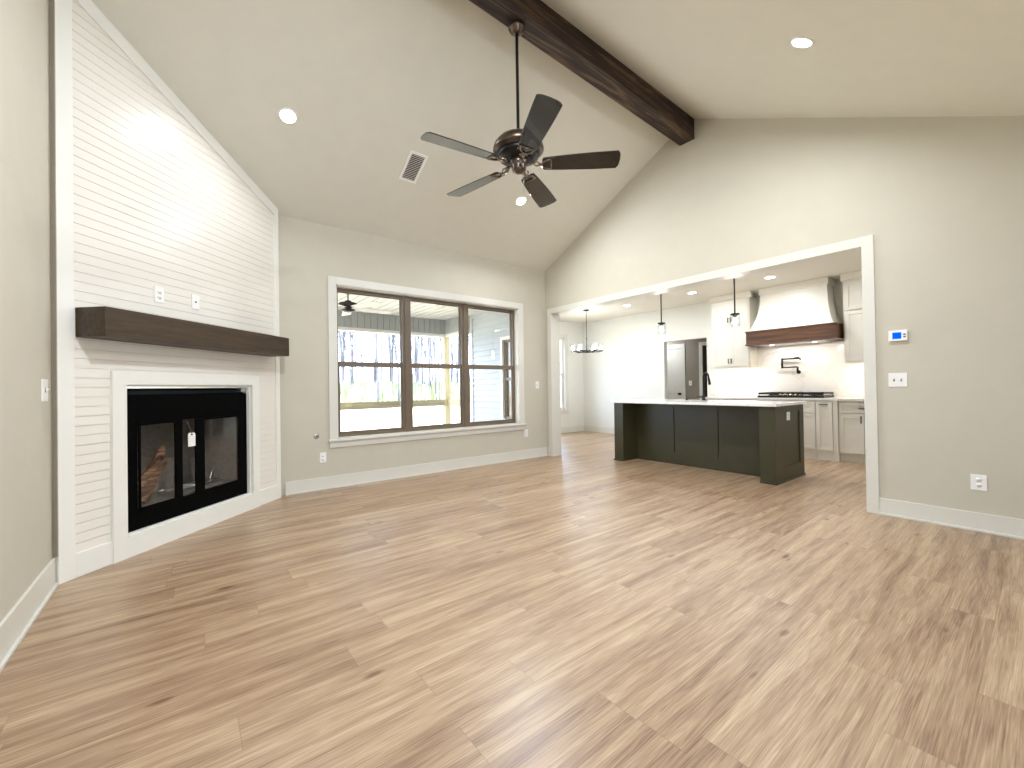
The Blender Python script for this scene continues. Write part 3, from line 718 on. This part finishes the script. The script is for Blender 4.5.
# faucet
fa = thing('kitchen_faucet', 'tall black gooseneck faucet on the island countertop', 'faucet', (5.95, 3.10, .918))
MB().lathe([(0, 0), (.028, 0), (.028, .008), (.022, .02), (.020, .07), (.014, .08)], 20).build('base', 'black', fa)
arc = [(0, 0, .05), (0, 0, .2), (0, 0, .34)]+[(0, -.038+.038*math.cos(PI*i/10), .34+.055*math.sin(PI*i/10)) for i in range(1, 10)]+[(0, -.078, .32)]
MB().tube(arc, .0125, 12).build('spout', 'black', fa)
MB().tube([(0, -.078, .325), (0, -.083, .29), (0, -.093, .225)], [.014, .017, .02], 12).build('spray_head', 'black', fa)
MB().tube([(0, .02, .045), (0, .045, .05), (-.0, .10, .06)], [.012, .009, .007], 10).build('handle', 'black', fa)
sb = thing('air_switch_button', 'small black button on the island countertop left of the faucet', 'button', (5.95, 3.36, .918))
MB().lathe([(0, 0), (.024, 0), (.024, .006), (.014, .008), (.014, .016), (0, .018)], 18).build('button_body', 'black', sb)

# ------------------------------------------------------------------ kitchen run on the far wall
def shaker(x, y0, y1, z0, z1, st=.055, t=.02, m='cab', name='door', parent=None):
    """front on plane x facing -x: recessed centre with a frame; returns the mesh object"""
    b = MB().box(x-t*.5, x, y0, y1, z0, z1)
    b.box(x-t, x-t*.5, y0, y0+st, z0, z1).box(x-t, x-t*.5, y1-st, y1, z0, z1).box(x-t, x-t*.5, y0+st, y1-st, z1-st, z1).box(x-t, x-t*.5, y0+st, y1-st, z0, z0+st)
    return b.build(name, m, parent, .0015)
def pull(x, y, z, L, vertical, parent):
    b = MB()
    if vertical: b.box(x-.03, x-.022, y-.006, y+.006, z-L/2, z+L/2).box(x-.022, x, y-.004, y+.004, z-L/2+.008, z-L/2+.018).box(x-.022, x, y-.004, y+.004, z+L/2-.018, z+L/2-.008)
    else: b.box(x-.03, x-.022, y-L/2, y+L/2, z-.006, z+.006).box(x-.022, x, y-L/2+.008, y-L/2+.018, z-.004, z+.004).box(x-.022, x, y+L/2-.018, y+L/2-.008, z-.004, z+.004)
    return b.build('handle', 'black', parent, .001)
def base_cab(label, xf, y0, y1, kind, toe=.115):
    t = thing('base_cabinet', label, 'cabinet')
    MB().box(xf, XK-.001, y0, y1, toe, .885).box(xf+.05 if kind == 'pair' else xf+.012, XK-.001, y0, y1, 0, toe).build('carcass', 'cab', t)
    g = .004
    if kind == 'drawers3':
        for z0, z1 in ((.70, .86), (.43, .69), (.15, .42)):
            d = shaker(xf, y0+g, y1-g, z0, z1, .045, name='drawer', parent=t); pull(xf-.02, (y0+y1)/2, (z0+z1)/2+.02, .12, False, d)
    elif kind == 'pullout':
        d = shaker(xf, y0+g, y1-g, .15, .86, .05, name='door', parent=t); pull(xf-.02, (y0+y1)/2, .825, .11, False, d)
    elif kind == 'filler':
        MB().box(xf-.012, xf, y0, y1, .115, .885).build('filler_strip', 'cab', t)
    elif kind == 'pair':
        d = shaker(xf, y0+g, y1-g, .71, .85, .04, name='drawer', parent=t); pull(xf-.02, (y0+y1)/2, .78, .11, False, d)
        mid = (y0+y1)/2
        d = shaker(xf, mid+.002, y1-g, .135, .69, .055, name='door', parent=t); pull(xf-.02, mid+.03, .62, .10, True, d)
        d = shaker(xf, y0+g, mid-.002, .135, .69, .055, name='door', parent=t); pull(xf-.02, mid-.03, .62, .10, True, d)
    return t
XB = 7.44
base_cab('white base cabinet with a door pair and one top drawer, right end of the run', XB+.03, 1.30, 1.885, 'pair')
base_cab('narrow white pull-out cabinet with a dark bar handle on top', XB, 1.945, 2.155, 'pullout')
base_cab('white three-drawer base cabinet partly hidden by the island end', XB, 2.157, 2.66, 'drawers3')
base_cab('white three-drawer base cabinet under the cooktop, hidden behind the island', XB, 2.662, 3.08, 'drawers3')
base_cab('white door pair base cabinet at the far left of the kitchen run', XB+.03, 3.082, 3.84, 'pair')
base_cab('plain white filler between the pull-out and the end cabinet', XB, 1.887, 1.943, 'filler')
MB().box(XB-.03, XK-.001, 1.28, 3.86, .886, .918).build('kitchen_countertop', 'slab', None, .002, label='white countertop along the kitchen back wall under the cooktop', category='countertop')
S('wall_backsplash', MB().box(XK-.018, XK-.0005, 1.20, 3.95, .92, 1.80), 'slab')
# cooktop
ck = thing('cooktop', 'black gas cooktop with a row of pale knobs under the range hood', 'cooktop', (7.50, 2.53, .918))
MB().box(.0, .50, -.46, .46, 0, .03).build('burner_pan', 'black', ck, .003)
b = MB()
for k in range(3):
    y0 = -.455+k*.305; y1 = y0+.30
    if k == 1: x0 = .14
    else: x0 = .03
    for xx in (x0, .47): b.box(xx-.01, xx+.01, y0, y1, .05, .082)
    for yy in (y0+.01, (y0+y1)/2, y1-.01): b.box(x0, .47, yy-.008, yy+.008, .055, .082)
    for xx, yy in ((x0, y0+.01), (x0, y1-.01), (.47, y0+.01), (.47, y1-.01)): b.box(xx-.008, xx+.008, yy-.008, yy+.008, .01, .04)
b.build('cast_iron_grate', 'black', ck)
for k in range(5):
    MB().lathe([(0, .03), (.024, .03), (.022, .052), (.018, .06), (0, .06)], 18, Matrix.Translation((.045, -.16+k*.075, 0))).build('knob', 'brass', ck)
for (xx, yy) in ((.14, -.3), (.37, -.3), (.30, 0), (.14, .3), (.37, .3)):
    MB().lathe([(0, .03), (.05, .03), (.045, .042), (.03, .048), (0, .048)], 18, Matrix.Translation((xx, yy, 0))).build('burner_cap', 'black', ck)
# pot filler
pf = thing('pot_filler', 'black folding pot filler faucet on the backsplash above the cooktop', 'faucet', (XK-.02, 2.556, 1.33), 0)
MB().lathe([(0, 0), (.03, 0), (.03, .01), (.016, .016), (.014, .05), (0, .05)], 18, Matrix.Rotation(-PI/2, 4, 'Y')).build('wall_flange', 'black', pf)
MB().tube([(-.045, 0, 0), (-.05, 0, .03), (-.05, .0, .085)], .016, 10).build('riser', 'black', pf)
MB().tube([(-.05, 0, .085), (-.055, .225, .085)], .013, 10).build('lower_arm', 'black', pf)
MB().tube([(-.055, .225, .07), (-.055, .225, .24)], .016, 10).build('elbow', 'black', pf)
MB().tube([(-.055, .225, .225), (-.07, .03, .225), (-.07, -.04, .225), (-.07, -.05, .20)], .013, 10).tube([(-.07, .05, .235), (-.07, -.03, .245)], .010, 8).build('upper_arm', 'black', pf)

# upper cabinets
def upper(label, y0, y1):
    t = thing('upper_cabinet', label, 'cabinet')
    xf = 7.74
    MB().box(xf, XK-.001, y0, y1, 1.45, 2.68).build('carcass', 'cab', t, .001)
    MB().prism([(xf-.004, 2.655), (xf-.03, 2.67), (xf-.06, 2.735), (xf-.06, KC-.001), (xf+.05, KC-.001), (xf+.05, 2.66)], y0-.04 if y0 > 2 else y0, y1+(.03 if y0 > 2 else .02), 'y').build('crown', 'cab', t)
    MB().box(xf-.005, xf+.015, y0, y1, 1.425, 1.45).build('light_rail', 'cab', t)
    mid = (y0+y1)/2
    for z0, z1, hz in ((2.215, 2.63, 2.30), (1.465, 2.195, 1.56)):
        d = shaker(xf, mid+.0015, y1-.02, z0, z1, .05, name='door', parent=t); pull(xf-.02, mid+.025, hz, .09, True, d)
        d = shaker(xf, y0+.02, mid-.0015, z0, z1, .05, name='door', parent=t); pull(xf-.02, mid-.025, hz, .09, True, d)
    MB().box(xf+.06, xf+.09, y0+.04, y1-.04, 1.438, 1.448).build('under_cabinet_strip', emit('warm_led_strip', 'ffd9a8', 4) if 'warm_led_strip' not in bpy.data.materials else bpy.data.materials['warm_led_strip'], t)
    l = lamp('lamp', 'AREA', t, (xf+.11, mid, 1.434), .9, col=(1, .80, .55), shape='RECTANGLE', size=.05, size_y=(y1-y0)*.9)
upper('white upper cabinet with four doors left of the range hood', 3.185, 3.85)
upper('white upper cabinet right of the range hood, cut off by the casing', 1.00, 1.872)

# range hood
rh = thing('range_hood', 'cream flared range hood with a brown wood band', 'range hood', (7.5, 2.532, 0))
hw = .6375
# body: stack of sections (half width, front x offset) from band to ceiling
secs = [(.585, .040, 2.03), (.575, .055, 2.06), (.545, .095, 2.14), (.516, .140, 2.24), (.492, .180, 2.36), (.478, .205, 2.48), (.470, .218, 2.60), (.470, .220, 2.66)]
b = MB(); rings = []
for h_, xo, z in secs:
    rings.append([b.b.verts.new(v) for v in ((xo, -h_, z), (xo, h_, z), (.554, h_, z), (.554, -h_, z))])
for q, p in zip(rings, rings[1:]):
    for i in range(4):
        f = b.b.faces.new([q[i], q[(i+1) % 4], p[(i+1) % 4], p[i]]); f.smooth = False
b.b.faces.new(rings[0][::-1]); b.b.faces.new(rings[-1])
b.build('hood_body', 'cab', rh)
MB().box(.198, .554, -.492, .492, 2.655, 2.759).build('crown_band', 'cab', rh, .004)
b = MB().box(.012, .554, -hw+.012, hw-.012, 1.81, 2.02).box(0, .554, -hw, hw, 2.01, 2.032).box(0, .554, -hw, hw, 1.793, 1.812)
b.build('wood_band', 'hoodwood', rh, .003)
MB().box(.10, .50, -.45, .45, 1.783, 1.794).build('filter_insert', 'steel', rh)
for yy in (-.3, .3):
    MB().lathe([(0, 1.781), (.03, 1.781), (.03, 1.784)], 16, Matrix.Translation((.2, yy, 0))).build('hood_light', 'hoodled', rh)
lamp('lamp', 'AREA', rh, (.25, 0, 1.775), 1.6, col=(1, .82, .6), shape='RECTANGLE', size=.1, size_y=.8)

# ------------------------------------------------------------------ porch and yard
PCZ = 2.70; PY = 8.4
S('floor', MB().box(-8, XR+.02, YW+.16, PY+.15, -.35, -.08), 'concrete')
b = MB().box(-8, XR+.03, YW+.165, PY-.05, PCZ, PCZ+.03)
x = -8.0
while x < XR-.05:
    b.box(x, x+.136, YW+.165, PY-.05, PCZ-.018, PCZ); x += .16
S('ceiling', b, 'porchwhite')
# porch header beams with vertical grooved siding
hb = MB().box(-8, 4.60, PY-.05, PY+.09, 2.36, 2.76)
x = -8.0
while x < 4.55: hb.box(x, x+.118, PY-.062, PY-.05, 2.36, PCZ-.014); x += .13
hb.box(4.60, 4.74, YD+.17, PY+.09, 2.36, 2.76); y = YD+.18
while y < PY-.1: hb.box(4.588, 4.60, y, y+.118, 2.36, PCZ-.014); y += .13
S('trim_7', hb, 'fascia')
S('trim_8', MB().box(-8, 4.60, PY-.065, PY+.10, 2.30, 2.36).box(4.585, 4.75, YD+.17, PY+.10, 2.30, 2.36), 'porchwhite')
MB().box(4.585, 4.725, PY-.05, PY+.09, -.08, 2.30).build('porch_post', 'pine', None, .005, label='yellow pine post at the outer corner of the porch', category='post')
rl = MB().box(-8, 4.58, PY-.02, PY+.02, .755, .90)
rl.build('porch_rail', wood('pine_rail_grain', '857a5c', '9a8f70', 'b0a688', 0, .7, 1.6, .2), None, .004, label='horizontal pine board rail across the front of the porch', category='railing')
rl = MB().box(4.645, 4.685, YD+.20, PY-.055, .755, .90)
rl.build('porch_rail', 'pine', None, .004, label='short pine board rail from the porch post back to the house', category='railing')
rb_ = MB().box(-.06, .06, -.006, 0, -.045, .045); rb_.build('rail_bracket', 'pine', None, loc=(2.47, PY-.021, .86), label='small wood splice block on the porch rail below the outdoor fan', category='block')
# lap siding on the dining wing
b = MB(); z = -.05; 
while z < PCZ-.02:
    z1 = min(z+.115, PCZ-.016)
    for (y0, y1) in (((YW+.17), YD+.08),):
        holes = z1 > .49 and z < 2.11
        segs = [(y0, 5.64), (6.44, y1)] if holes else [(y0, y1)]
        for a, c_ in segs: b.prism([(XR+.028, z), (XR-.004, z), (XR+.020, z1), (XR+.028, z1)], a, c_, 'y')
    z += .115
S('wall_siding', b, 'siding')
S('wall_wing', MB().box(XR+.028, XR+.069, YW+.165, 5.64, -.35, PCZ).box(XR+.028, XR+.069, 6.44, YD+.14, -.35, PCZ).box(XR+.028, XR+.069, 5.64, 6.44, -.35, .49).box(XR+.028, XR+.069, 5.64, 6.44, 2.11, PCZ), 'siding')
S('trim_9', MB().box(XR-.01, XR+.075, YD+.08, YD+.165, -.35, PCZ-.016), 'porchwhite')
S('roof', MB().prism([(YW-.1, 3.3), (PY+.7, 2.76), (PY+.7, 2.86), (YW-.1, 3.4)], -8, XR-.06, 'x'), 'fascia')

# outdoor porch fan
of = thing('porch_fan', 'black outdoor ceiling fan with white blades under the porch ceiling', 'ceiling fan', (1.99, 6.7, PCZ-.014))
q = -(PCZ-.014)
MB().lathe([(0, 0), (.06, 0), (.055, -.03), (.02, -.05), (0, -.05)], 20).build('canopy', 'black', of)
MB().lathe([(.009, -.04), (.009, 2.53+q)], 8).build('downrod', 'black', of)
MB().lathe([(0, 2.55+q), (.04, 2.54+q), (.06, 2.51+q), (.13, 2.50+q), (.15, 2.475+q), (.13, 2.45+q), (.06, 2.435+q), (.045, 2.41+q), (.10, 2.40+q), (.11, 2.385+q), (.05, 2.36+q), (0, 2.355+q)], 24).build('motor_housing', 'black', of)
for i, a in enumerate((4, 76, 148, 220, 292)):
    blade(of, .13, .70, .11, .15, math.radians(a), 2.425+q, math.radians(-12), 'porchwhite', False)

# yard
gm = bmesh.new(); nx, ny = 50, 50
for j in range(ny+1):
    for i in range(nx+1):
        x = -40+110*i/nx; y = PY-14+85*j/ny
        z = -.45 if y < 12 else -.45+min(1, (y-12)/22)*.75
        z += random.uniform(-.05, .05)*(1 if y > 14 else .0)
        gm.verts.new((x, y, z))
gm.verts.ensure_lookup_table()
for j in range(ny):
    for i in range(nx):
        a = j*(nx+1)+i; gm.faces.new([gm.verts[k] for k in (a, a+1, a+nx+2, a+nx+1)])
g = MB(); g.b.free(); g.b = gm
S('ground', g, 'ground')
def gz(y): return -.45 if y < 12 else -.45+min(1, (y-12)/22)*.75
def tree_mesh(seed, H):
    rnd = random.Random(seed); b = MB()
    def branch(p, d, L, r, depth):
        n = 4 if depth == 0 else 3; pts = [p.copy()]; rs = [r]; q = p.copy(); dd = d.copy()
        for i in range(n):
            dd = (dd+Vector((rnd.uniform(-.12, .12), rnd.uniform(-.12, .12), rnd.uniform(-.02, .1)))*(1 if depth else .45)).normalized()
            q = q+dd*L/n; pts.append(q.copy()); rs.append(r*(1-.75*(i+1)/n) if depth else r*(1-.7*(i+1)/n))
        b.tube(pts, rs, 5 if depth == 0 else 3, cap=False)
        if depth < 3:
            k = (9, 5, 4)[depth]
            for i in range(k):
                t = rnd.uniform(.30 if depth == 0 else .2, .98); ii = min(int(t*n), n-1); f = t*n-ii
                s_ = pts[ii].lerp(pts[ii+1], f); rr = rs[ii]*(1-f)+rs[ii+1]*f
                ax = rnd.uniform(0, 2*PI); side = Vector((math.cos(ax), math.sin(ax), 0))
                nd = (dd*.75+side*rnd.uniform(.5, .95)+Vector((0, 0, .25))).normalized()
                branch(s_, nd, L*rnd.uniform(.28, .45), max(rr*.62, .018), depth+1)
    branch(Vector((0, 0, -.1)), Vector((0, 0, 1)), H, .07+H*.002, 0)
    bmesh.ops.recalc_face_normals(b.b, faces=b.b.faces)
    me = bpy.data.meshes.new('bare_tree'); b.b.to_mesh(me); b.b.free(); me.materials.append(M_['bark']); return me
meshes = [tree_mesh(s, h) for s, h in ((1, 12), (2, 14), (3, 10), (4, 15), (5, 11), (6, 13))]
rnd = random.Random(11)
for i in range(120):
    y = rnd.uniform(24, 46); x = y*rnd.uniform(.16, .78)
    o = bpy.data.objects.new('bare_tree', meshes[i % 6]); COL.objects.link(o)
    o.location = (x, y, gz(y)); o.rotation_euler.z = rnd.uniform(0, 6.28); s_ = rnd.uniform(.7, 1.15); o.scale = (s_*.85, s_*.85, s_)
    o['label'] = 'bare leafless tree in the woods beyond the porch'; o['category'] = 'tree'; o['group'] = 'bare trees in the woods beyond the yard'
b = MB(); rnd = random.Random(5)
for i in range(2600):
    y = rnd.uniform(25, 40); x = y*rnd.uniform(.1, .8); z = gz(y); h_ = rnd.uniform(.3, 1.7)
    dx, dy = rnd.uniform(-.25, .25), rnd.uniform(-.25, .25); wv = rnd.uniform(.03, .09)
    a = b.b.verts.new((x-wv, y, z)); c_ = b.b.verts.new((x+wv, y, z)); e = b.b.verts.new((x+dx+wv*.5, y+dy, z+h_)); f_ = b.b.verts.new((x+dx-wv*.8, y+dy+.1, z+h_*.9))
    b.b.faces.new([a, c_, e, f_])
b.build('undergrowth', 'brush', None, label='pale green brush at the foot of the bare trees', category='undergrowth', kind='stuff')
